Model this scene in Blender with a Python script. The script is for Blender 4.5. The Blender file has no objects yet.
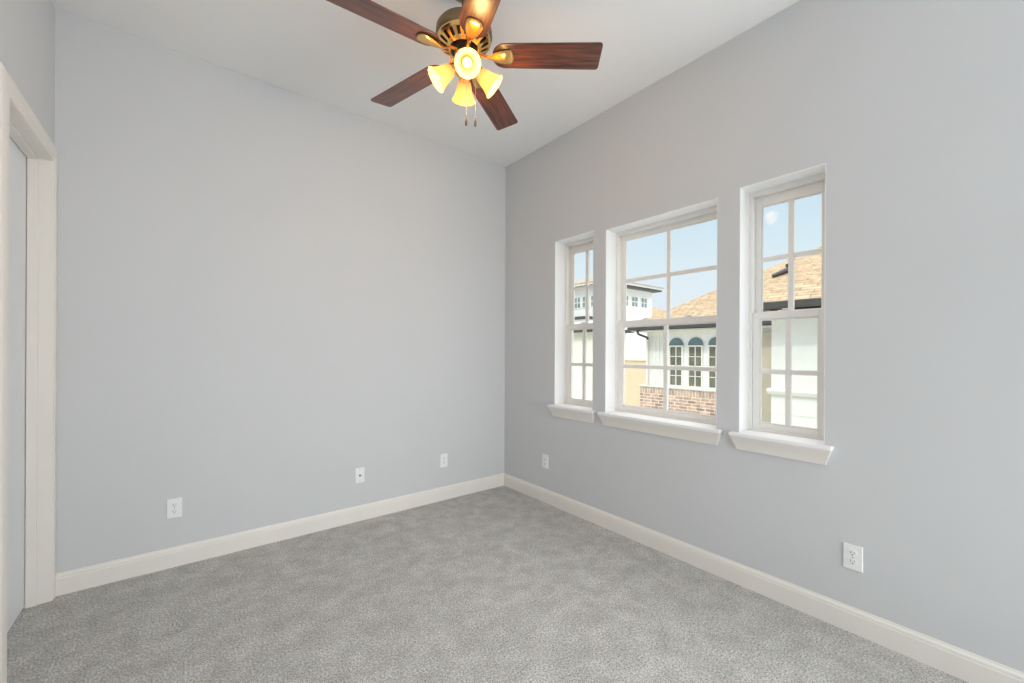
import bpy, bmesh, math, random
from mathutils import Vector, Matrix
PI = math.pi
random.seed(4)
scene = bpy.context.scene
COL = scene.collection
# ------------------------------------------------------------------ camera
FPX, YAW, ROLL = 413.40, 38.387, 0.2815
CAM = Vector((-2.4131, -3.1564, 1.2811))
a, r_ = math.radians(YAW), math.radians(ROLL)
F = Vector((math.sin(a), math.cos(a), 0)); R = Vector((math.cos(a), -math.sin(a), 0)); U = Vector((0, 0, 1))
R2 = R*math.cos(r_) + U*math.sin(r_); U2 = U*math.cos(r_) - R*math.sin(r_)
cd = bpy.data.cameras.new('camera'); cam = bpy.data.objects.new('camera', cd); COL.objects.link(cam)
cd.sensor_fit = 'HORIZONTAL'; cd.sensor_width = 36; cd.lens = 36*FPX/1024; cd.shift_y = 9.914/1024; cd.clip_start = .02; cd.clip_end = 500
m4 = Matrix((R2, U2, -F)).transposed().to_4x4(); m4.translation = CAM; cam.matrix_world = m4
scene.camera = cam
# ------------------------------------------------------------------ world, sun, added fill lights, exposure
vs = scene.view_settings
scene.display_settings.display_device = 'sRGB'
vs.view_transform = 'Standard'; vs.look = 'None'; vs.gamma = 1; vs.use_curve_mapping = False
vs.exposure = 0.04
W = bpy.data.worlds.new('sky'); scene.world = W; W.use_nodes = True
nt = W.node_tree; nt.nodes.clear()
def nn(t, ty, **kw):
    n = t.nodes.new(ty)
    for k, v in kw.items(): setattr(n, k, v)
    return n
out = nn(nt, 'ShaderNodeOutputWorld'); bg = nn(nt, 'ShaderNodeBackground'); bg.inputs[1].default_value = 1.0
tc = nn(nt, 'ShaderNodeTexCoord'); sep = nn(nt, 'ShaderNodeSeparateXYZ'); cr = nn(nt, 'ShaderNodeValToRGB')
nt.links.new(tc.outputs['Generated'], sep.inputs[0]); nt.links.new(sep.outputs[2], cr.inputs[0])
e = cr.color_ramp.elements
e[0].position = 0.0; e[0].color = (.84, .88, .93, 1)
e[1].position = 1.0; e[1].color = (3.4, 3.4, 3.4, 1)
x = e.new(.08); x.color = (.81, .87, .94, 1)
x = e.new(.17); x.color = (.77, .87, .94, 1)
x = e.new(.30); x.color = (.63, .80, .91, 1)
x = e.new(.42); x.color = (.85, .98, 1.08, 1)
x = e.new(.62); x.color = (2.8, 2.8, 2.8, 1)   # overhead sky made brighter to add daylight, above every window's view
nz = nn(nt, 'ShaderNodeTexNoise'); nz.inputs['Scale'].default_value = 38; nz.inputs['Detail'].default_value = 4
nt.links.new(tc.outputs['Generated'], nz.inputs['Vector'])
dist = nn(nt, 'ShaderNodeVectorMath', operation='DISTANCE'); dist.inputs[1].default_value = (.9075, .325, .266)   # one small cloud over the roof
nt.links.new(tc.outputs['Generated'], dist.inputs[0])
mr_ = nn(nt, 'ShaderNodeMapRange'); mr_.inputs['From Min'].default_value = .008; mr_.inputs['From Max'].default_value = .024; mr_.inputs['To Min'].default_value = .36; mr_.inputs['To Max'].default_value = 0
nt.links.new(dist.outputs['Value'], mr_.inputs['Value'])
ad_ = nn(nt, 'ShaderNodeMath', operation='ADD'); nt.links.new(nz.outputs[0], ad_.inputs[0]); nt.links.new(mr_.outputs[0], ad_.inputs[1])
cr2 = nn(nt, 'ShaderNodeValToRGB'); cr2.color_ramp.elements[0].position = .74; cr2.color_ramp.elements[1].position = .98
nt.links.new(ad_.outputs[0], cr2.inputs[0])
mx = nn(nt, 'ShaderNodeMixRGB'); mx.inputs[2].default_value = (.95, .95, .95, 1); mx.blend_type = 'LIGHTEN'
nt.links.new(cr2.outputs[0], mx.inputs[0]); nt.links.new(cr.outputs[0], mx.inputs[1])
nt.links.new(mx.outputs[0], bg.inputs[0]); nt.links.new(bg.outputs[0], out.inputs[0])

sd = bpy.data.lights.new('sun', 'SUN'); sd.energy = 1.0; sd.angle = math.radians(2); sd.color = (1, .97, .92)
so = bpy.data.objects.new('sun', sd); COL.objects.link(so)
so.rotation_euler = Vector((.62, .45, -.64)).to_track_quat('-Z', 'Y').to_euler(); so.location = (-10, -12, 18)

def area(name, loc, direction, sx, sy, power, color=(1, 1, 1)):
    l = bpy.data.lights.new(name, 'AREA'); l.shape = 'RECTANGLE'; l.size = sx; l.size_y = sy; l.energy = power; l.color = color
    o = bpy.data.objects.new(name, l); COL.objects.link(o); o.location = loc
    o.rotation_euler = Vector(direction).to_track_quat('-Z', 'Z').to_euler()
    return o
area('fill_light_rear', (-1.6, -6.3, 1.3), (0, 1, 0), 2.4, 2.2, 26, (.94, .98, 1))  # these area lights are unseen, added behind the camera to brighten the room
area('fill_light_right', (-.2, -4.6, .95), (-.85, .55, -.02), .9, 1.6, 36, (.94, .98, 1))
area('fill_light_side', (-.10, -4.05, 1.55), (-1, 0.06, .18), .5, 1.7, 34, (.94, .98, 1))
area('fill_light_low', (-1.6, -5.0, .9), (.18, 1, -.08), 1.6, 1.2, 5.5, (.94, .98, 1)).data.spread = math.radians(70)

# ------------------------------------------------------------------ materials
MATS = {}
def mat(name, color, rough=.5, metal=0, spec=None, **kw):
    m = bpy.data.materials.new(name); m.use_nodes = True
    b = m.node_tree.nodes['Principled BSDF']
    b.inputs['Base Color'].default_value = (*color, 1); b.inputs['Roughness'].default_value = rough; b.inputs['Metallic'].default_value = metal
    if spec is not None: b.inputs['Specular IOR Level'].default_value = spec
    MATS[name] = m
    return m, m.node_tree, b
def srgb(r, g, b): return tuple(((c/255+.055)/1.055)**2.4 if c > 10 else c/255/12.92 for c in (r, g, b))
def add_noise(name, scale, amt, bump=0, bscale=None, bdist=.002, vec='Object', detail=3):
    m = MATS[name]; t = m.node_tree; b = t.nodes['Principled BSDF']
    c = b.inputs['Base Color'].default_value[:]
    tcn = nn(t, 'ShaderNodeTexCoord')
    n = nn(t, 'ShaderNodeTexNoise'); n.inputs['Scale'].default_value = scale; n.inputs['Detail'].default_value = detail
    t.links.new(tcn.outputs[vec], n.inputs['Vector'])
    rmp = nn(t, 'ShaderNodeValToRGB')
    rmp.color_ramp.elements[0].position = .3; rmp.color_ramp.elements[1].position = .7
    rmp.color_ramp.elements[0].color = (*[v*(1-amt) for v in c[:3]], 1); rmp.color_ramp.elements[1].color = (*[min(1, v*(1+amt)) for v in c[:3]], 1)
    t.links.new(n.outputs[0], rmp.inputs[0]); t.links.new(rmp.outputs[0], b.inputs['Base Color'])
    if bump:
        n2 = nn(t, 'ShaderNodeTexNoise'); n2.inputs['Scale'].default_value = bscale or scale; n2.inputs['Detail'].default_value = 4
        t.links.new(tcn.outputs[vec], n2.inputs['Vector'])
        bp = nn(t, 'ShaderNodeBump'); bp.inputs['Strength'].default_value = bump; bp.inputs['Distance'].default_value = bdist
        t.links.new(n2.outputs[0], bp.inputs['Height']); t.links.new(bp.outputs[0], b.inputs['Normal'])
    return m
mat('wall_paint', (.65, .662, .675), .75, spec=.2); add_noise('wall_paint', 1.2, .012, .12, 260, .0006)
mat('ceiling_paint', (.88, .88, .88), .85, spec=.15); add_noise('ceiling_paint', 1.2, .01, .12, 200, .0006)
mat('trim_paint', (.85, .815, .765), .4); add_noise('trim_paint', 3, .012)
mat('reveal_paint', (.93, .93, .93), .5); add_noise('reveal_paint', 3, .01)
mat('vinyl', (.88, .86, .825), .4); add_noise('vinyl', 3, .01)
mat('door_paint', (.82, .835, .86), .45); add_noise('door_paint', 3, .01)
mat('plate_plastic', (.90, .90, .90), .35); add_noise('plate_plastic', 8, .01)
mat('slot_dark', (.06, .06, .06), .6); add_noise('slot_dark', 8, .05)
mat('gap_dark', (.05, .05, .055), .8); add_noise('gap_dark', 8, .05)
mat('brass', (.84, .53, .20), .22, 1); add_noise('brass', 12, .06)
mat('antique_brass', (.26, .19, .11), .42, 1); add_noise('antique_brass', 12, .1)
mat('dark_metal', (.05, .04, .03), .4, .8); add_noise('dark_metal', 12, .1)
mat('steel', (.5, .5, .5), .3, 1); add_noise('steel', 12, .05)
mat('pendant_grey', (.16, .15, .14), .4, .6); add_noise('pendant_grey', 30, .1)
# carpet
m, t, b = mat('carpet', (.33, .325, .31), 1.0, spec=.05)
tcn = nn(t, 'ShaderNodeTexCoord')
n1 = nn(t, 'ShaderNodeTexNoise'); n1.inputs['Scale'].default_value = 9; n1.inputs['Detail'].default_value = 6; n1.inputs['Roughness'].default_value = .62; n1.inputs['Distortion'].default_value = .4
n2 = nn(t, 'ShaderNodeTexNoise'); n2.inputs['Scale'].default_value = 125; n2.inputs['Detail'].default_value = 4; n2.inputs['Roughness'].default_value = .8
for n in (n1, n2): t.links.new(tcn.outputs['Object'], n.inputs['Vector'])
r1 = nn(t, 'ShaderNodeValToRGB'); r1.color_ramp.elements[0].position = .35; r1.color_ramp.elements[1].position = .65
r1.color_ramp.elements[0].color = (.485, .475, .45, 1); r1.color_ramp.elements[1].color = (.625, .615, .59, 1)
r2 = nn(t, 'ShaderNodeValToRGB'); r2.color_ramp.elements[0].position = .34; r2.color_ramp.elements[1].position = .66
r2.color_ramp.elements[0].color = (.36, .36, .355, 1); r2.color_ramp.elements[1].color = (1.64, 1.64, 1.64, 1)
mm = nn(t, 'ShaderNodeMixRGB', blend_type='MULTIPLY'); mm.inputs[0].default_value = 1
t.links.new(n1.outputs[0], r1.inputs[0]); t.links.new(n2.outputs[0], r2.inputs[0])
t.links.new(r1.outputs[0], mm.inputs[1]); t.links.new(r2.outputs[0], mm.inputs[2]); t.links.new(mm.outputs[0], b.inputs['Base Color'])
bp = nn(t, 'ShaderNodeBump'); bp.inputs['Strength'].default_value = .8; bp.inputs['Distance'].default_value = .006
t.links.new(n2.outputs[0], bp.inputs['Height']); t.links.new(bp.outputs[0], b.inputs['Normal'])
# window glass: see-through with a fresnel gloss
m = bpy.data.materials.new('window_glass'); m.use_nodes = True; t = m.node_tree; t.nodes.clear(); MATS['window_glass'] = m
o_ = nn(t, 'ShaderNodeOutputMaterial'); tr = nn(t, 'ShaderNodeBsdfTransparent'); tr.inputs[0].default_value = (.97, .985, .98, 1)
gl = nn(t, 'ShaderNodeBsdfGlossy'); gl.inputs['Roughness'].default_value = .02; mxs = nn(t, 'ShaderNodeMixShader'); lw = nn(t, 'ShaderNodeFresnel'); lw.inputs[0].default_value = 1.2
geo = nn(t, 'ShaderNodeNewGeometry'); inv = nn(t, 'ShaderNodeMath', operation='SUBTRACT'); inv.inputs[0].default_value = 1; mul = nn(t, 'ShaderNodeMath', operation='MULTIPLY')
t.links.new(geo.outputs['Backfacing'], inv.inputs[1]); t.links.new(inv.outputs[0], mul.inputs[0]); t.links.new(lw.outputs[0], mul.inputs[1])   # reflect on entry only
t.links.new(mul.outputs[0], mxs.inputs[0]); t.links.new(tr.outputs[0], mxs.inputs[1]); t.links.new(gl.outputs[0], mxs.inputs[2]); t.links.new(mxs.outputs[0], o_.inputs[0])
# fan blade wood (grain runs along local X)
m, t, b = mat('cherry_wood', (.2, .06, .02), .34); b.inputs['Coat Weight'].default_value = .5; b.inputs['Coat Roughness'].default_value = .22
tcn = nn(t, 'ShaderNodeTexCoord'); mp = nn(t, 'ShaderNodeMapping'); mp.inputs['Scale'].default_value = (5, 70, 30)
n1 = nn(t, 'ShaderNodeTexNoise'); n1.inputs['Scale'].default_value = 1; n1.inputs['Detail'].default_value = 6; n1.inputs['Distortion'].default_value = .6
r1 = nn(t, 'ShaderNodeValToRGB'); r1.color_ramp.elements[0].position = .32; r1.color_ramp.elements[1].position = .72
r1.color_ramp.elements[0].color = (.030, .009, .006, 1); r1.color_ramp.elements[1].color = (.21, .058, .026, 1)
t.links.new(tcn.outputs['Object'], mp.inputs[0]); t.links.new(mp.outputs[0], n1.inputs['Vector']); t.links.new(n1.outputs[0], r1.inputs[0]); t.links.new(r1.outputs[0], b.inputs['Base Color'])
# frosted lamp glass, lit
m, t, b = mat('frosted_glass', (.93, .72, .40), .45)
b.inputs['Emission Color'].default_value = (1, .72, .36, 1); b.inputs['Emission Strength'].default_value = .25
add_noise('frosted_glass', 9, .05)
tl_ = nn(t, 'ShaderNodeBsdfTranslucent'); tl_.inputs[0].default_value = (.97, .74, .38, 1)
ms_ = nn(t, 'ShaderNodeMixShader'); ms_.inputs[0].default_value = .5
om = [n for n in t.nodes if n.type == 'OUTPUT_MATERIAL'][0]
t.links.new(b.outputs[0], ms_.inputs[1]); t.links.new(tl_.outputs[0], ms_.inputs[2]); t.links.new(ms_.outputs[0], om.inputs[0])
m, t, b = mat('bulb_glow', (1, .9, .7), .4)
b.inputs['Emission Color'].default_value = (1, .74, .36, 1); b.inputs['Emission Strength'].default_value = 2.2
add_noise('bulb_glow', 5, .02)
# outdoors
mat('stucco_white', (.86, .86, .84), .9); add_noise('stucco_white', 6, .03, .3, 60, .004)
mat('stucco_cream', (.76, .75, .62), .9); add_noise('stucco_cream', 6, .03, .3, 60, .004)
mat('stucco_beige', (.66, .55, .37), .9); add_noise('stucco_beige', 6, .04, .3, 60, .004)
mat('stucco_shaded', (.52, .465, .36), .9); add_noise('stucco_shaded', 6, .04, .3, 60, .004)  # facade stucco with shade put into its colour
mat('board_white', (.76, .765, .70), .7); add_noise('board_white', 6, .02)
mat('outside_trim', (.82, .80, .70), .6); add_noise('outside_trim', 6, .02)
mat('gutter_dark', (.055, .055, .05), .5); add_noise('gutter_dark', 6, .1)
mat('fascia_grey', (.66, .67, .62), .6); add_noise('fascia_grey', 6, .04)
mat('arch_blue', (.15, .22, .235), .8); add_noise('arch_blue', 30, .25)
mat('far_glass', (.17, .17, .13), .25); add_noise('far_glass', 5, .3)
mat('far_glass_blue', (.22, .30, .34), .25); add_noise('far_glass_blue', 1.5, .3)
mat('concrete', (.55, .54, .51), .9); add_noise('concrete', 2, .08, .3, 30, .01)
def brick_mat(name, c1, c2, mortar, scale, bw, rh, ms, uv=True, bump=.4):
    m, t, b = mat(name, c1, .9)
    u = nn(t, 'ShaderNodeUVMap')
    bk = nn(t, 'ShaderNodeTexBrick'); bk.inputs['Color1'].default_value = (*c1, 1); bk.inputs['Color2'].default_value = (*c2, 1); bk.inputs['Mortar'].default_value = (*mortar, 1)
    bk.inputs['Scale'].default_value = scale; bk.inputs['Brick Width'].default_value = bw; bk.inputs['Row Height'].default_value = rh; bk.inputs['Mortar Size'].default_value = ms
    bk.inputs['Mortar Smooth'].default_value = .2
    nz_ = nn(t, 'ShaderNodeTexNoise'); nz_.inputs['Scale'].default_value = 7; nz_.inputs['Detail'].default_value = 4
    t.links.new(u.outputs[0], bk.inputs['Vector']); t.links.new(u.outputs[0], nz_.inputs['Vector'])
    rr = nn(t, 'ShaderNodeValToRGB'); rr.color_ramp.elements[0].color = (.72, .72, .72, 1); rr.color_ramp.elements[1].color = (1.2, 1.2, 1.2, 1)
    rr.color_ramp.elements[0].position = .3; rr.color_ramp.elements[1].position = .7
    t.links.new(nz_.outputs[0], rr.inputs[0])
    mu = nn(t, 'ShaderNodeMixRGB', blend_type='MULTIPLY'); mu.inputs[0].default_value = 1
    t.links.new(bk.outputs[0], mu.inputs[1]); t.links.new(rr.outputs[0], mu.inputs[2]); t.links.new(mu.outputs[0], b.inputs['Base Color'])
    bp = nn(t, 'ShaderNodeBump'); bp.inputs['Strength'].default_value = bump; bp.inputs['Distance'].default_value = .01; bp.invert = True
    t.links.new(bk.outputs[1], bp.inputs['Height']); t.links.new(bp.outputs[0], b.inputs['Normal'])
brick_mat('brick', (.62, .42, .32), (.30, .21, .17), (.72, .62, .50), 1, .215, .075, .012)
brick_mat('soldier_brick', (.60, .43, .33), (.42, .30, .24), (.66, .58, .46), 1, .30, .075, .010)
brick_mat('shingles', (.47, .36, .235), (.385, .28, .175), (.25, .175, .105), 1, .34, .085, .008, bump=.6)

# ------------------------------------------------------------------ mesh helpers
def obj(name, bm, material, parent=None, bevel=0, smooth=None, segs=2):
    bmesh.ops.recalc_face_normals(bm, faces=bm.faces)
    me = bpy.data.meshes.new(name); bm.to_mesh(me); bm.free()
    me.materials.append(MATS[material])
    if smooth is not None:
        for p in me.polygons: p.use_smooth = True
        me.set_sharp_from_angle(angle=math.radians(smooth))
    o = bpy.data.objects.new(name, me); COL.objects.link(o)
    if parent: o.parent = parent
    if bevel:
        bv = o.modifiers.new('bevel', 'BEVEL'); bv.width = bevel; bv.segments = segs; bv.limit_method = 'ANGLE'
    return o
def box(bm, a, b):
    x0, y0, z0 = a; x1, y1, z1 = b
    v = [bm.verts.new(p) for p in ((x0, y0, z0), (x1, y0, z0), (x1, y1, z0), (x0, y1, z0), (x0, y0, z1), (x1, y0, z1), (x1, y1, z1), (x0, y1, z1))]
    for f in ((0, 3, 2, 1), (4, 5, 6, 7), (0, 1, 5, 4), (1, 2, 6, 5), (2, 3, 7, 6), (3, 0, 4, 7)): bm.faces.new([v[i] for i in f])
    return v
def boxes(*bs):
    bm = bmesh.new()
    for b in bs: box(bm, *b)
    return bm
def lathe(bm, prof, seg=40, M=None):
    rings = []
    for (r, z) in prof:
        if r < 1e-6: rings.append([bm.verts.new((0, 0, z))])
        else: rings.append([bm.verts.new((r*math.cos(2*PI*i/seg), r*math.sin(2*PI*i/seg), z)) for i in range(seg)])
    for A, B in zip(rings, rings[1:]):
        for i in range(seg):
            j = (i+1) % seg
            if len(A) == 1 and len(B) > 1: bm.faces.new((A[0], B[j], B[i]))
            elif len(B) == 1 and len(A) > 1: bm.faces.new((A[i], A[j], B[0]))
            elif len(A) > 1: bm.faces.new((A[i], A[j], B[j], B[i]))
    vs_ = [v for r in rings for v in r]
    if M is not None:
        for v in vs_: v.co = M @ v.co
    return vs_
def loft(bm, secs, cap=True):
    rows = [[bm.verts.new(p) for p in s] for s in secs]
    n = len(rows[0])
    for A, B in zip(rows, rows[1:]):
        for i in range(n): bm.faces.new((A[i], A[(i+1) % n], B[(i+1) % n], B[i]))
    if cap: bm.faces.new(rows[0][::-1]); bm.faces.new(rows[-1])
def tube(bm, pts, rad, seg=8):
    pts = [Vector(p) for p in pts]; secs = []
    for i, p in enumerate(pts):
        d = (pts[min(i+1, len(pts)-1)]-pts[max(i-1, 0)]).normalized()
        h = Vector((0, 0, 1)) if abs(d.z) < .9 else Vector((1, 0, 0))
        u = d.cross(h).normalized(); w = d.cross(u)
        rr = rad[i] if isinstance(rad, (list, tuple)) else rad
        secs.append([p+u*rr*math.cos(2*PI*k/seg)+w*rr*math.sin(2*PI*k/seg) for k in range(seg)])
    loft(bm, secs)
def prism_y(bm, prof, y0, y1):     # profile of (x, z)
    loft(bm, [[(x, y0, z) for x, z in prof], [(x, y1, z) for x, z in prof]])
def prism_x(bm, prof, x0, x1):     # profile of (y, z)
    loft(bm, [[(x0, y, z) for y, z in prof], [(x1, y, z) for y, z in prof]])
def empty(name, loc=(0, 0, 0), rz=0, parent=None):
    o = bpy.data.objects.new(name, None); COL.objects.link(o); o.location = loc; o.rotation_euler = (0, 0, rz); o.empty_display_size = .1
    if parent: o.parent = parent
    return o
def tag(o, label, cat, group=None):
    o['label'] = label; o['category'] = cat
    if group: o['group'] = group
    return o
def struct(o, label=None):
    o['kind'] = 'structure'
    if label: o['label'] = label
    return o
def uv_box(o, axis):               # uv in metres on the object's own plane
    me = o.data; uv = me.uv_layers.new(name='UVMap')
    for p in me.polygons:
        for li in p.loop_indices:
            c = me.vertices[me.loops[li].vertex_index].co
            uv.data[li].uv = axis(c)

# ------------------------------------------------------------------ room shell
H = 3.05; XL = -2.945; YR = -6.4; T = .22
WINS = [(-.681, -1.093, .84, 2.195), (-1.209, -2.019, .84, 2.175), (-2.140, -2.534, .84, 2.195)]   # y left, y right, z0, z1
struct(obj('floor', boxes(((XL-.35, YR-.2, -.25), (T, .2, 0))), 'carpet'), 'grey cut pile carpet over the whole floor')
struct(obj('ceiling', boxes(((XL-.35, YR-.2, H), (T, .2, H+.2))), 'ceiling_paint'), 'flat pale grey ceiling')
struct(obj('wall_back', boxes(((XL-.35, 0, 0), (T, .2, H))), 'wall_paint'), 'long plain pale grey wall with three outlets')
struct(obj('wall_front', boxes(((XL-.35, YR-.2, 0), (T, YR, H))), 'wall_paint'), 'pale grey wall behind the camera')
bm = bmesh.new()
ys = sorted({0, YR} | {w[0] for w in WINS} | {w[1] for w in WINS}); zs = sorted({0, H} | {w[2] for w in WINS} | {w[3] for w in WINS})
vc = {}
def V(x, y, z):
    k = (x, y, z)
    if k not in vc: vc[k] = bm.verts.new(k)
    return vc[k]
def solid(i, j):
    if not (0 <= i < len(ys)-1 and 0 <= j < len(zs)-1): return False
    yc, zc = (ys[i]+ys[i+1])/2, (zs[j]+zs[j+1])/2
    return not any(w[1] < yc < w[0] and w[2] < zc < w[3] for w in WINS)
for i in range(len(ys)-1):
    for j in range(len(zs)-1):
        if not solid(i, j): continue
        y0, y1, z0, z1 = ys[i], ys[i+1], zs[j], zs[j+1]
        bm.faces.new((V(0, y0, z0), V(0, y0, z1), V(0, y1, z1), V(0, y1, z0))); bm.faces.new((V(T, y0, z0), V(T, y1, z0), V(T, y1, z1), V(T, y0, z1)))
        if not solid(i-1, j): bm.faces.new((V(0, y0, z0), V(T, y0, z0), V(T, y0, z1), V(0, y0, z1)))
        if not solid(i+1, j): bm.faces.new((V(0, y1, z0), V(0, y1, z1), V(T, y1, z1), V(T, y1, z0)))
        if not solid(i, j-1): bm.faces.new((V(0, y0, z0), V(0, y1, z0), V(T, y1, z0), V(T, y0, z0)))
        if not solid(i, j+1): bm.faces.new((V(0, y0, z1), V(T, y0, z1), V(T, y1, z1), V(0, y1, z1)))
struct(obj('wall_right', bm, 'wall_paint'), 'pale grey wall with three windows')
DY0, DY1, DZ = -.060, -.735, 2.235            # door opening
struct(obj('wall_left', boxes(((XL-.12, DY0+.015, 0), (XL, 0, H)), ((XL-.12, YR, 0), (XL, DY1-.015, H)), ((XL-.12, DY1-.015, DZ+.015), (XL, DY0+.015, H))), 'wall_paint'), 'pale grey wall holding the door')
BP = [(0, 0), (-.015, 0), (-.015, .086), (-.0125, .091), (-.0135, .096), (-.0115, .102), (-.006, .107), (-.004, .114), (0, .114)]
bm = bmesh.new(); prism_y(bm, BP, -.0151, YR+.001); struct(obj('baseboard_right', bm, 'trim_paint'), 'cream baseboard under the windows')
bm = bmesh.new(); prism_x(bm, [(x, z) for x, z in BP], XL+.013, -.0005); struct(obj('baseboard_back', bm, 'trim_paint'), 'cream baseboard along the long plain wall')
bm = bmesh.new(); prism_y(bm, [(XL-x, z) for x, z in BP], DY1-.096, YR+.001); struct(obj('baseboard_left', bm, 'trim_paint'), 'cream baseboard on the door wall')

# ------------------------------------------------------------------ door
d = struct(empty('door_1', (XL, (DY0+DY1)/2, 0)), 'closed pale door in a cream cased opening at the left edge')
def rel(bm, o):
    for v in bm.verts: v.co -= o.location
    return bm
bm = boxes(((XL-.12, DY0, 0), (XL, DY0+.0149, DZ+.0149)), ((XL-.12, DY1-.0149, 0), (XL, DY1, DZ+.0149)), ((XL-.12, DY1, DZ), (XL, DY0, DZ+.0149)))
obj('door_jamb', rel(bm, d), 'trim_paint', d)
sx0, sx1 = XL-.080, XL-.044
bm = boxes(((sx0, DY0-.011, 0), (sx1, DY0, DZ)), ((sx0, DY1, 0), (sx1, DY1+.011, DZ)), ((sx0, DY1+.011, DZ-.011), (sx1, DY0-.011, DZ)))
obj('door_stop', rel(bm, d), 'trim_paint', d, .0015)
bm = boxes(((XL-.119, DY1+.004, .012), (sx0-.003, DY0-.004, DZ-.004)))
s_ = obj('door_slab', rel(bm, d), 'door_paint', d, .0015)
# casing: profiled boards, mitred at the head; the corner leg is ripped narrow
CT = .013
def casing():
    bm = bmesh.new()
    # profile across the board: (fraction from inner edge, thickness)
    pr_ = [(0, .006), (.04, .009), (.30, .009), (.34, .012), (.84, .013), (.92, .011), (1, .008)]
    def leg(yin, yout, ztop_in, ztop_out):
        secs = []
        for f_, th in pr_:
            y = yin+(yout-yin)*f_; zt = ztop_in+(ztop_out-ztop_in)*f_
            secs.append([(XL, y, 0), (XL+th, y, 0), (XL+th, y, zt), (XL, y, zt)])
        loft(bm, secs)
    leg(DY1-.004, DY1-.094, DZ+.004, DZ+.085)
    leg(DY0+.002, -.0008, DZ+.004, DZ+.085)
    secs = []
    for f_, th in pr_:
        z = DZ+.004+.081*f_; ya = DY0+.002+(-.0008-DY0-.002)*f_; yb = DY1-.004-.09*f_
        secs.append([(XL, ya, z), (XL+th, ya, z), (XL+th, yb, z), (XL, yb, z)])
    loft(bm, secs)
    return bm
obj('door_casing', rel(casing(), d), 'trim_paint', d, smooth=20)

# ------------------------------------------------------------------ windows
def grid_sash(bm, x0, x1, ya, yb, z0, z1, st, top, bot, mw=.026):
    # ya > yb (left, right); frame boards + one vertical and one horizontal muntin
    gy0, gy1, gz0, gz1 = ya-st, yb+st, z0+bot, z1-top
    box(bm, (x0, gy0, z0), (x1, ya, z1)); box(bm, (x0, yb, z0), (x1, gy1, z1))
    box(bm, (x0, gy1, z1-top), (x1, gy0, z1)); box(bm, (x0, gy1, z0), (x1, gy0, z0+bot))
    yc, zc = (gy0+gy1)/2, (gz0+gz1)/2; xa, xb = x0+.004, x1-.004
    box(bm, (xa, yc-mw/2, gz0), (xb, yc+mw/2, gz1))
    box(bm, (xa, gy1, zc-mw/2), (xb, yc-mw/2, zc+mw/2)); box(bm, (xa, yc+mw/2, zc-mw/2), (xb, gy0, zc+mw/2))
    # glazing bead, a thinner lip around the glass on the room side
    bd = .008; xb0, xb1 = x0+.006, x0+.012
    box(bm, (xb0, gy0-bd, gz0), (xb1, gy0, gz1)); box(bm, (xb0, gy1, gz0), (xb1, gy1+bd, gz1))
    box(bm, (xb0, gy1+bd, gz0), (xb1, gy0-bd, gz0+bd)); box(bm, (xb0, gy1+bd, gz1-bd), (xb1, gy0-bd, gz1))
    return gy0, gy1, gz0, gz1
labs = ['tall narrow window nearest the room corner', 'wide middle window with white grilles', 'tall narrow window nearest the camera']
for n, (yl, yr, z0, z1) in enumerate(WINS):
    w = struct(empty('window_%d' % (n+1), (0, (yl+yr)/2, z0)), labs[n])
    e_ = .004
    bm = boxes(((.0005, yl-e_, z0), (.1148, yl, z1)), ((.0005, yr, z0), (.1148, yr+e_, z1)), ((.0005, yr+e_, z1-e_), (.1148, yl-e_, z1)))
    obj('reveal', rel(bm, w), 'reveal_paint', w)
    # outer frame with an inner track bead
    fw = .022; fx0, fx1 = .115, .205
    bm = boxes(((fx0, yl-fw, z0), (fx1, yl, z1)), ((fx0, yr, z0), (fx1, yr+fw, z1)), ((fx0, yr+fw, z1-.028), (fx1, yl-fw, z1)), ((fx0, yr+fw, z0-.004), (fx1, yl-fw, z0+.016)))
    obj('window_frame', rel(bm, w), 'vinyl', w, .003)
    zm0, zm1 = 1.468, 1.508
    up = bmesh.new(); g = grid_sash(up, .156, .184, yl-fw, yr+fw, zm0+.002, z1-.028, .030, z1-.028-2.112, .036)
    us = obj('upper_sash', rel(up, w), 'vinyl', w, .002)
    bm = rel(boxes(((.169, g[1], g[2]), (.172, g[0], g[3]))), w); obj('glass_pane', bm, 'window_glass', us)
    lo = bmesh.new(); g = grid_sash(lo, .122, .152, yl-fw-.001, yr+fw+.001, z0+.016, zm1, .036, zm1-zm0, .885-z0-.016)
    ls = obj('lower_sash', rel(lo, w), 'vinyl', w, .002)
    bm = rel(boxes(((.136, g[1], g[2]), (.139, g[0], g[3]))), w); obj('glass_pane', bm, 'window_glass', ls)
    yc = (yl+yr)/2
    for yy in ([yc+.02] if n != 1 else [yc+.16, yc-.16]):
        bm = boxes(((.124, yy-.030, zm1), (.150, yy+.030, zm1+.006)), ((.128, yy-.010, zm1+.006), (.146, yy+.012, zm1+.014)), ((.120, yy-.038, zm1+.008), (.130, yy+.004, zm1+.013)))
        obj('sash_lock', rel(bm, w), 'vinyl', ls, .002)
    # stool and tapering apron
    ov = .036
    bm = boxes(((.0, yr+.0005, z0-.019), (.1145, yl-.0005, z0+.001)))
    for y0_, y1_ in ((yr-ov, yl+ov),): box(bm, (-.046, y0_, z0-.018), (-.0005, y1_, z0+.001))
    obj('window_stool', rel(bm, w), 'reveal_paint', w, .004, segs=3)
    prof = [(-.018, .041, .033), (-.026, .039, .031), (-.036, .033, .026), (-.060, .022, .017), (-.080, .016, .010), (-.094, .013, .007), (-.095, .009, .005)]
    bm = bmesh.new()
    loft(bm, [[(-.0005, yr-o_, z0+z), (-p_, yr-o_, z0+z), (-p_, yl+o_, z0+z), (-.0005, yl+o_, z0+z)] for z, p_, o_ in prof])
    obj('window_apron', rel(bm, w), 'trim_paint', w, smooth=40)

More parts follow.
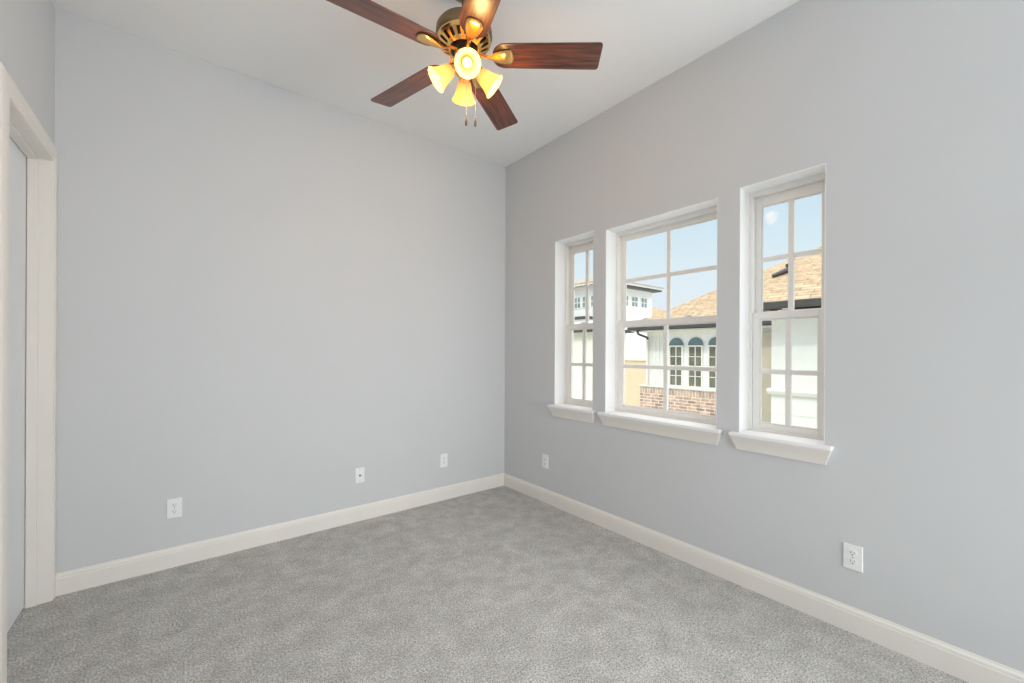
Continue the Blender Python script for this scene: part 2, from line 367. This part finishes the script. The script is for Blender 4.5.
# ------------------------------------------------------------------ outlets (built facing -y, then turned)
def make_outlet():
    o = empty('wall_outlet')
    bm = bmesh.new()
    loft(bm, [[(-.036, -y, -.0575), (.036, -y, -.0575), (.036, -y, .0575), (-.036, -y, .0575)] if k == 0 else [(-.0335, -y, -.055), (.0335, -y, -.055), (.0335, -y, .055), (-.0335, -y, .055)] for k, y in ((0, 0), (0, .003), (1, .0062))])
    obj('cover_plate', bm, 'plate_plastic', o, .001)
    for s in (1, -1):
        bm = bmesh.new(); zc = s*.0195
        sec = [(.0172*math.cos(t_), zc+max(-.0125, min(.0125, .0172*math.sin(t_)))) for t_ in [2*PI*k/28 for k in range(28)]]
        loft(bm, [[(x, -.005, z) for x, z in sec], [(x, -.0085, z) for x, z in sec]])
        rc = obj('receptacle', bm, 'plate_plastic', o, .0006)
        bm = boxes(((-.0078, -.0089, zc+.000), (-.0052, -.0083, zc+.0085)), ((.0052, -.0089, zc+.0012), (.0075, -.0083, zc+.0080)))
        c_ = [(.0028*math.cos(2*PI*k/12), zc-.0062+.0028*math.sin(2*PI*k/12)) for k in range(12)]
        loft(bm, [[(x, -.0083, z) for x, z in c_], [(x, -.0089, z) for x, z in c_]])
        obj('slots', bm, 'slot_dark', rc)['label'] = 'dark plug slots'
    bm = bmesh.new(); lathe(bm, [(0, 0), (.003, 0), (.003, .0012), (0, .0016)], 14, Matrix.Translation((0, -.006, 0)) @ Matrix.Rotation(PI/2, 4, 'X'))
    obj('screw', bm, 'steel', o)
    return o
def copy_tree(o, parent=None):
    c = o.copy(); COL.objects.link(c)
    if parent: c.parent = parent
    for ch in list(o.children): copy_tree(ch, c)
    return c
o0 = make_outlet()
spots = [((-2.456, -.0003, .344), 0, 'white duplex outlet low on the long plain wall, nearest the door'),
         ((-.658, -.0003, .339), 0, 'white duplex outlet on the long plain wall close to the room corner'),
         ((-.0003, -.576, .347), PI/2*-1, 'small white outlet under the narrow window nearest the room corner'),
         ((-.0003, -2.643, .343), PI/2*-1, 'white duplex outlet below and right of the window nearest the camera')]
for k, (loc, rz, lab) in enumerate(spots):
    o = o0 if k == 0 else copy_tree(o0)
    o.location = loc; o.rotation_euler = (0, 0, rz)
    tag(o, lab, 'outlet', 'electrical outlets along the walls')
o = tag(empty('cable_jack_plate', (-1.373, -.0003, .341)), 'white cable jack plate with one centre connector on the long plain wall', 'wall plate')
bm = bmesh.new()
loft(bm, [[(-q, -y, -p), (q, -y, -p), (q, -y, p), (-q, -y, p)] for q, p, y in ((.035, .057, 0), (.035, .057, .003), (.0325, .0545, .0062))])
obj('cover_plate', bm, 'plate_plastic', o, .001)
bm = bmesh.new(); lathe(bm, [(.0075, 0), (.0075, .004), (.0048, .0045), (.0048, .011), (.002, .011), (.002, .006), (0, .006)], 18, Matrix.Translation((0, -.006, 0)) @ Matrix.Rotation(PI/2, 4, 'X'))
obj('coax_connector', bm, 'pendant_grey', o)['label'] = 'dark round cable connector'
for s in (1, -1):
    bm = bmesh.new(); lathe(bm, [(0, 0), (.003, 0), (.003, .0012), (0, .0016)], 14, Matrix.Translation((0, -.006, s*.042)) @ Matrix.Rotation(PI/2, 4, 'X')); obj('screw', bm, 'steel', o)

# ------------------------------------------------------------------ ceiling fan
FX, FY, ZB = -1.3549, -1.4348, 2.715
fan = tag(empty('ceiling_fan', (FX, FY, H)), 'five-blade brass ceiling fan with dark cherry blades and four lit bell shades', 'ceiling fan')
def z(v): return v-H
bm = bmesh.new(); lathe(bm, [(0, 0), (.068, 0), (.068, -.012), (.060, -.035), (.035, -.055), (.014, -.060), (0, -.060)]); obj('canopy', bm, 'antique_brass', fan, smooth=35)
bm = bmesh.new(); tube(bm, [(0, 0, -.05), (0, 0, -.18)], .0125, 16); obj('downrod', bm, 'antique_brass', fan, smooth=40)
bm = bmesh.new(); lathe(bm, [(0, z(2.870)), (.03, z(2.870)), (.05, z(2.862)), (.10, z(2.858)), (.124, z(2.850)), (.134, z(2.836)), (.136, z(2.806)), (.132, z(2.795)), (.126, z(2.790)), (0, z(2.790))], 64)
obj('motor_housing', bm, 'antique_brass', fan, smooth=35)
# vented brass ring: dark inner cone, brass rims and ribs
bm = bmesh.new(); lathe(bm, [(.118, z(2.791)), (.112, z(2.780)), (.066, z(2.748)), (0, z(2.748))], 48); obj('vent_core', bm, 'dark_metal', fan, smooth=40)
bm = bmesh.new()
lathe(bm, [(.124, z(2.792)), (.130, z(2.788)), (.130, z(2.782)), (.119, z(2.772)), (.113, z(2.776)), (.124, z(2.792))], 64)
lathe(bm, [(.086, z(2.757)), (.084, z(2.750)), (.072, z(2.742)), (.064, z(2.744)), (.070, z(2.752)), (.086, z(2.757))], 64)
for k in range(20):
    an = 2*PI*k/20; c_, s_2 = math.cos(an), math.sin(an)
    def P(rr, w_, zz): return (rr*c_-w_*s_2, rr*s_2+w_*c_, z(zz))
    wo, wi = .0105, .005
    loft(bm, [[P(.120, -wo, 2.776), P(.120, wo, 2.776), P(.122, wo, 2.771), P(.122, -wo, 2.771)], [P(.078, -wi, 2.752), P(.078, wi, 2.752), P(.080, wi, 2.746), P(.080, -wi, 2.746)]])
obj('vent_ring', bm, 'brass', fan, smooth=35)
bm = bmesh.new(); lathe(bm, [(0, z(2.749)), (.060, z(2.749)), (.060, z(2.728)), (.052, z(2.724)), (0, z(2.724))], 40); obj('flywheel', bm, 'dark_metal', fan, smooth=35)
bm = bmesh.new(); lathe(bm, [(0, z(2.726)), (.040, z(2.726)), (.047, z(2.718)), (.047, z(2.690)), (.053, z(2.684)), (.053, z(2.668)), (.046, z(2.658)), (.046, z(2.640)), (.038, z(2.624)), (.020, z(2.612)), (.010, z(2.606)), (.008, z(2.596)), (0, z(2.592))], 40)
obj('switch_housing', bm, 'brass', fan, smooth=35)
def make_blade(parent):
    b_ = empty('x')
    bpy.data.objects.remove(b_)
    bm = bmesh.new()
    R0, R1, w0, w1 = .138, .662, .066, .072
    outl = []
    for k in range(13):
        t_ = PI/2+PI*k/12; outl.append((R0+.065+.065*math.cos(t_), w0*math.sin(t_)*(1 if abs(math.sin(t_)) > .9 else abs(math.sin(t_))**-.15 if abs(math.sin(t_)) > .01 else 1)))
    def corner(cx, cy, rr, t0, t1):
        return [(cx+rr*math.cos(t0+(t1-t0)*k/6), cy+rr*math.sin(t0+(t1-t0)*k/6)) for k in range(7)]
    outl += corner(R1-.016, -w1+.016, .016, -PI/2, 0)
    outl += corner(R1-.016, w1-.016, .016, 0, PI/2)
    th = .0032
    loft(bm, [[(x, y, -th) for x, y in outl], [(x, y, th) for x, y in outl]])
    o = obj('blade', bm, 'cherry_wood', parent, .0012)
    # blade iron: arm from the hub, leaf plate under the root
    bm = bmesh.new()
    secs = []
    for x, w_, zc, h in ((.045, .014, .012, .005), (.075, .012, .010, .005), (.100, .010, -.004, .005), (.122, .010, -.010, .005), (.142, .020, -.011, .005), (.160, .028, -.010, .0055), (.180, .034, -.0098, .006), (.200, .037, -.0094, .006), (.218, .037, -.0086, .005), (.230, .033, -.0070, .0038), (.237, .024, -.0055, .002), (.240, .012, -.0045, .001)):
        secs.append([(x, w_*c, zc+h*s) for c, s in [(math.cos(q), math.sin(q)) for q in [2*PI*k/14 for k in range(14)]]])
    loft(bm, secs)
    ir = obj('blade_iron', bm, 'brass', o, smooth=50); ir['label'] = 'brass leaf-shaped bracket'
    bm = bmesh.new()
    arc = [(.203+.036*math.cos(q), .042*math.sin(q)) for q in [-1.05+2.1*k/14 for k in range(15)]]
    tube(bm, [(x, y, -.0060) for x, y in arc], .0042, 8)
    obj('bracket_rim', bm, 'antique_brass', o, smooth=50)
    return o
PITCH = 12
blade = make_blade(fan)
for k, an in enumerate((-38.33, 33.5, 105.2, 177.4, 250.8)):
    o = blade if k == 0 else copy_tree(blade, fan)
    o.location = (0, 0, z(ZB)); o.rotation_euler = Matrix.Rotation(math.radians(an), 3, 'Z').__matmul__(Matrix.Rotation(math.radians(-PITCH), 3, 'X')).to_euler()
# lamp heads
SHT = 38        # tilt of the shade axis below the horizontal
def make_shade(parent):
    bm = bmesh.new()
    outp = [(.020, .012), (.026, .016), (.031, .026), (.036, .045), (.040, .064), (.045, .082), (.053, .099), (.060, .110)]
    inp = [(r-.003, zz) for r, zz in outp][::-1]
    lathe(bm, outp+[(.0590, .1115)]+inp, 40)
    o = obj('lamp_shade', bm, 'frosted_glass', parent, smooth=60)
    bm = bmesh.new(); lathe(bm, [(.008, -.045), (.010, -.020), (.022, -.006), (.027, .006), (.027, .020), (.0235, .022), (.0235, .010), (.012, .008), (.012, .030), (0, .030)], 28)
    h_ = obj('lamp_holder', bm, 'brass', o, smooth=35); h_['label'] = 'brass shade holder'
    bm = bmesh.new(); lathe(bm, [(.010, .028), (.011, .036), (.017, .050), (.021, .064), (.020, .076), (.013, .088), (.005, .094), (0, .095)], 24)
    obj('bulb', bm, 'bulb_glow', o, smooth=60)
    return o
sh = make_shade(fan)
bulbs = []
for k in range(4):
    an = math.radians(-118+90*k); tl = math.radians(SHT)
    o = sh if k == 0 else copy_tree(sh, fan)
    ax = Vector((math.cos(an)*math.cos(tl), math.sin(an)*math.cos(tl), -math.sin(tl)))
    base = Vector((.055*math.cos(an)+.006, .055*math.sin(an)-.005, z(2.648)))
    o.location = base; o.rotation_euler = ax.to_track_quat('Z', 'Y').to_euler()
    bulbs.append(fan.location+base+ax*.135)
for k, p in enumerate(bulbs):
    l = bpy.data.lights.new('bulb_light', 'POINT'); l.energy = 2.1; l.color = (1, .58, .22); l.shadow_soft_size = .03
    lo_ = bpy.data.objects.new('bulb_light', l); COL.objects.link(lo_); lo_.location = p
for (dx, dy, zend) in ((-.0225+.0075, -.0396-.006, 2.372), (.0439, -.0348, 2.392)):
    bm = bmesh.new(); ztop = 2.66
    nb = 60
    tube(bm, [(dx, dy, z(ztop)), (dx, dy, z(zend+.02))], .0011, 6)
    for q in range(nb):
        zz = ztop-(ztop-zend-.02)*q/nb
        bmesh.ops.create_icosphere(bm, subdivisions=1, radius=.0019, matrix=Matrix.Translation((dx, dy, z(zz))))
    pc = obj('pull_chain', bm, 'steel', fan, smooth=60)
    bm = bmesh.new(); lathe(bm, [(0, .024), (.003, .022), (.0035, .016), (.0065, .004), (.0065, -.012), (.005, -.020), (0, -.022)], 16, Matrix.Translation((dx, dy, z(zend))))
    obj('chain_pendant', bm, 'pendant_grey', pc, smooth=50)['label'] = 'small dark pendant'

# ------------------------------------------------------------------ outdoors
struct(obj('ground', boxes(((.3, -60, -3.3), (120, 90, -3.0))), 'concrete'), 'pale paved ground between the houses')
MR = .6
# --- neighbouring hip-roofed house
XF, XE, YC, ZE = 7.0, 6.55, 3.284, 1.953      # facade, eave line, eave corner, eave height
nh = tag(empty('neighbour_house', (XF, 3.0, -3.0)), 'white house beyond the windows with tan hip roof, arched windows and brick base', 'house')
def part(name, bm, m_, par, **kw): return obj(name, rel_to(bm, nh_root(par)), m_, par, **kw)
def nh_root(o):
    while o.parent: o = o.parent
    return o
def rel_to(bm, o): return rel(bm, o)
YW = 3.05
part('wall', boxes(((XF, -12, -3), (16, YW, 1.80))), 'stucco_white', nh)
bm = bmesh.new()
box(bm, (XF-.02, 2.56, .40), (XF-.0005, YW+.02, 1.79))
for k in range(5): box(bm, (XF-.034, 2.60+.105*k, .40), (XF-.02, 2.612+.105*k, 1.79))
part('board_siding', bm, 'board_white', nh)
part('shaded_strip', boxes(((XF-.11, -.87, -2.99), (XF-.0008, .55, 1.699))), 'stucco_shaded', nh)  # panel painted darker for the shade on this strip of the facade
b_ = part('brick_base', boxes(((XF-.10, .5505, -2.99), (XF-.001, 3.21, .225))), 'brick', nh); uv_box(b_, lambda c: (c.y, c.z))
b_ = part('soldier_course', boxes(((XF-.10, .5505, .2251), (XF-.001, 3.21, .395))), 'soldier_brick', nh); uv_box(b_, lambda c: (c.z+.07, c.y))
part('brick_cap', boxes(((XF-.13, .551, .3951), (XF-.001, 3.24, .43))), 'fascia_grey', nh, bevel=.006)
# hip roof: outer surface plus underside
def hip(x0, x1, y0, y1, zz, mr):
    w_ = min(x1-x0, y1-y0)/2; bm = bmesh.new()
    e4 = [bm.verts.new(p) for p in ((x0, y0, zz), (x1, y0, zz), (x1, y1, zz), (x0, y1, zz))]
    if x1-x0 < y1-y0: r0, r1 = bm.verts.new(((x0+x1)/2, y0+w_, zz+mr*w_)), bm.verts.new(((x0+x1)/2, y1-w_, zz+mr*w_)); fs = ((e4[0], e4[1], r0), (e4[1], e4[2], r1, r0), (e4[2], e4[3], r1), (e4[3], e4[0], r0, r1))
    else: r0, r1 = bm.verts.new((x0+w_, (y0+y1)/2, zz+mr*w_)), bm.verts.new((x1-w_, (y0+y1)/2, zz+mr*w_)); fs = ((e4[0], e4[1], r1, r0), (e4[1], e4[2], r1), (e4[2], e4[3], r0, r1), (e4[3], e4[0], r0))
    for f_ in fs: bm.faces.new(f_)
    bm.faces.new(e4[::-1])
    return bm
def roof_uv(o):
    me = o.data; uv = me.uv_layers.new(name='UVMap')
    for p in me.polygons:
        n_ = p.normal
        for li in p.loop_indices:
            c = me.vertices[me.loops[li].vertex_index].co
            u_ = c.y if abs(n_.x) > abs(n_.y) else c.x
            uv.data[li].uv = (u_, c.z*2)
rf = part('roof', hip(XE-.02, 16.9, -12.5, YC, ZE, MR), 'shingles', nh); roof_uv(rf)
part('soffit', boxes(((XE+.02, -.87, 1.79), (XF, YC-.03, 1.82)), ((XF, YW, 1.79), (16.4, YC-.03, 1.82))), 'outside_trim', nh)
part('frieze_board', boxes(((XF-.03, .5505, 1.70), (XF-.0006, YW+.01, 1.789))), 'outside_trim', nh)
part('gutter', boxes(((XE-.10, -.7, 1.83), (XE+.02, YC+.02, 1.952)), ((XE+.02, YC-.03, 1.83), (16.6, YC+.09, 1.952))), 'gutter_dark', nh, bevel=.015)
bm = bmesh.new(); tube(bm, [(XF-.06, 3.03, 1.60), (XF-.06, 3.03, .44)], .032, 8)
ds = part('downspout', bm, 'board_white', nh, smooth=50)
bm = bmesh.new(); tube(bm, [(XE-.05, 3.02, 1.84), (XE-.05, 3.02, 1.77), (XE-.02, 3.022, 1.735), (XE+.06, 3.024, 1.715), (XF-.12, 3.03, 1.665), (XF-.07, 3.03, 1.645), (XF-.06, 3.03, 1.60)], .03, 8)
part('elbow', bm, 'gutter_dark', ds, smooth=50)['label'] = 'dark gutter elbow'
def arch_window(yc, wd, zb_, zt, za, name='arched_window'):
    bm = bmesh.new(); x0, x1 = XF-.05, XF-.001
    yl, yr = yc+wd/2, yc-wd/2; fr = .030
    box(bm, (x0, yl-fr, zb_), (x1, yl, zt)); box(bm, (x0, yr, zb_), (x1, yr+fr, zt))
    box(bm, (x0, yr+fr, zb_), (x1, yl-fr, zb_+fr)); box(bm, (x0-.01, yr-.01, zt-.02), (x1, yl+.01, zt+.015))
    box(bm, (x0+.01, yc-.010, zb_+fr), (x1, yc+.010, zt-.02))
    for q in (1, 2, 3):
        zz = zb_+fr+(zt-.02-zb_-fr)*q/4
        hh = .018 if q == 2 else .009
        box(bm, (x0+.01, yr+fr, zz-hh), (x1, yl-fr, zz+hh))
    w_ = part(name, bm, 'outside_trim', nh)
    part('glass_pane', boxes(((XF-.02, yr+fr, zb_+fr), (XF-.0012, yl-fr, zt-.02))), 'far_glass', w_)
    bm = bmesh.new(); rr = wd/2
    sec = [(yc+rr*math.cos(PI*k/20), zt+.016+(za-zt-.016)*math.sin(PI*k/20)) for k in range(21)]
    loft(bm, [[(XF-.03, y, q) for y, q in sec], [(XF-.0013, y, q) for y, q in sec]])
    part('arch_panel', bm, 'arch_blue', w_)['label'] = 'slate blue half-round panel'
for k in range(4): arch_window(2.256-.485*k, .36, .452, 1.43, 1.632)
part('sill_band', boxes(((XF-.07, .551, .4301), (XF-.0006, 2.55, .452))), 'board_white', nh)
# nearer wing of the same house
XN, XG, YN = 4.0, 3.62, -.885
part('wing_wall', boxes(((XN, -12, -3), (XF-.001, YN, 1.80))), 'board_white', nh)
bm = bmesh.new(); prism_y(bm, [(XN, .70), (XN-.05, .715), (XN-.075, .755), (XN-.075, .775), (XN, .79)], -12, YN+.035)
part('wing_ledge', bm, 'outside_trim', nh)
part('wing_joint', boxes(((XN-.004, -12, .432), (XN-.0005, YN+.002, .440))), 'fascia_grey', nh)
wr = part('wing_roof', hip(XG+.02, 11.5, -8.4, YN+.33, 1.945, MR), 'shingles', nh); roof_uv(wr)
part('wing_soffit', boxes(((XG+.02, -12, 1.79), (XN, YN+.33, 1.82)), ((XN, YN, 1.79), (XF-.5, YN+.33, 1.82))), 'outside_trim', nh)
part('wing_gutter', boxes(((XG-.09, -12, 1.850), (XG+.02, YN+.33, 1.944)), ((XG+.02, YN+.33, 1.850), (XE-.2, YN+.40, 1.944))), 'gutter_dark', nh, bevel=.012)
# plumbing vent on the big roof slope
vx, vy = 8.499, 0.354
v_ = tag(empty('roof_vent_pipe', (vx, vy, ZE+MR*(vx-XE+.02))), 'dark vent pipe with flashing on the tan roof slope', 'vent pipe')
bm = bmesh.new(); tube(bm, [(0, 0, -.05), (0, 0, .17)], .05, 14); obj('pipe', bm, 'gutter_dark', v_, smooth=40)
bm = bmesh.new(); lathe(bm, [(.05, .13), (.07, .14), (.07, .19), (.05, .20), (0, .205)], 16); obj('pipe_cap', bm, 'gutter_dark', v_, smooth=40)
bm = bmesh.new(); tube(bm, [(-.20, .27, -.20*MR+.05), (-.10, .13, -.10*MR+.06), (.02, -.02, .02*MR+.07)], [.04, .055, .06], 12); obj('flashing', bm, 'gutter_dark', v_, smooth=50)
# --- two-storey house far behind
TX, TY = 25.607, 19.304
th = tag(empty('two_storey_house', (TX, TY, -3)), 'far white two-storey house with dark eaves and low tan roof', 'house')
part('wall', boxes(((TX, TY, -3), (32.25, TY+14, 6.93))), 'stucco_white', th)
part('eave', boxes(((TX-.75, TY-.75, 6.93), (32.7, TY+14.75, 7.06))), 'gutter_dark', th)
part('fascia', boxes(((TX-.85, TY-.85, 7.061), (32.8, TY+14.85, 7.28))), 'fascia_grey', th)
rf = part('roof', hip(TX-.95, 32.9, TY-.95, TY+14.95, 7.281, .28), 'shingles', th); roof_uv(rf)
def far_window(axis, c0, c1, z0_, z1_):
    fr = .08; bm = bmesh.new(); mid = (c0+c1)/2; zm = (z0_+z1_)/2
    def bx(a0, a1, q0, q1, d0, d1):
        if axis == 'y': box(bm, (a0, TY-d1, q0), (a1, TY-d0, q1))
        else: box(bm, (TX-d1, a0, q0), (TX-d0, a1, q1))
    bx(c0-fr, c0, z0_-fr, z1_+fr, .001, .06); bx(c1, c1+fr, z0_-fr, z1_+fr, .001, .06); bx(c0, c1, z0_-fr, z0_, .001, .06); bx(c0, c1, z1_, z1_+fr, .001, .06)
    bx(mid-.035, mid+.035, z0_, z1_, .001, .05); bx(c0, c1, zm-.035, zm+.035, .001, .05)
    w_ = part('house_window', bm, 'outside_trim', th)
    bm = bmesh.new()
    if axis == 'y': box(bm, (c0, TY-.02, z0_), (c1, TY-.0012, z1_))
    else: box(bm, (TX-.02, c0, z0_), (TX-.0012, c1, z1_))
    part('glass_pane', bm, 'far_glass_blue', w_)
for c in (27.65, 29.05, 30.48): far_window('y', c, c+.87, 5.40, 6.24)
for c in (22.28, 21.30, 20.32, 23.6): far_window('x', c, c+.70, 5.25, 6.17)
part('belt_course', boxes(((TX-.03, TY-.03, 4.78), (32.25, TY-.0005, 4.86))), 'fascia_grey', th)
part('porch_roof', boxes(((TX-1.6, TY+.9, 4.05), (TX-.001, TY+13, 4.30))), 'gutter_dark', th)
part('porch_wall', boxes(((TX-1.4, TY+1.0, -2.99), (TX-.001, TY+12.9, 4.049))), 'stucco_white', th)
# --- cream garage seen in the corner window
cg = tag(empty('cream_garage', (13, 9.6, -3)), 'low cream building with a dark eave seen through the narrow corner window', 'building')
part('wall', boxes(((13, 9.6, -3), (15, 15, 2.24))), 'stucco_cream', cg)
part('eave', boxes(((12.6, 9.4, 2.24), (15.4, 15.4, 2.38))), 'gutter_dark', cg)
rf = part('roof', hip(12.55, 15.45, 9.35, 15.45, 2.381, .12), 'shingles', cg); roof_uv(rf)
# --- beige wall and low roof beyond the house corner
gw = tag(empty('garden_wall', (10.0, 4.0, -3)), 'plain beige stucco garden wall beside the brick-based house', 'wall')
part('wall', boxes(((10.0, 3.4, -3), (10.25, 6.75, .97))), 'stucco_beige', gw)
part('coping', boxes(((9.96, 3.39, .9701), (10.29, 6.77, 1.01))), 'stucco_beige', gw, bevel=.01)
bh = tag(empty('tan_roofed_house', (41, 25, -3)), 'distant house showing only its tan roof between the two white houses', 'house')
part('wall', boxes(((37.5, 21.2, -3), (44.5, 28.0, 4.3))), 'stucco_cream', bh)
rf = part('roof', hip(37, 45, 20.6, 28.6, 4.39, .55), 'shingles', bh); roof_uv(rf)
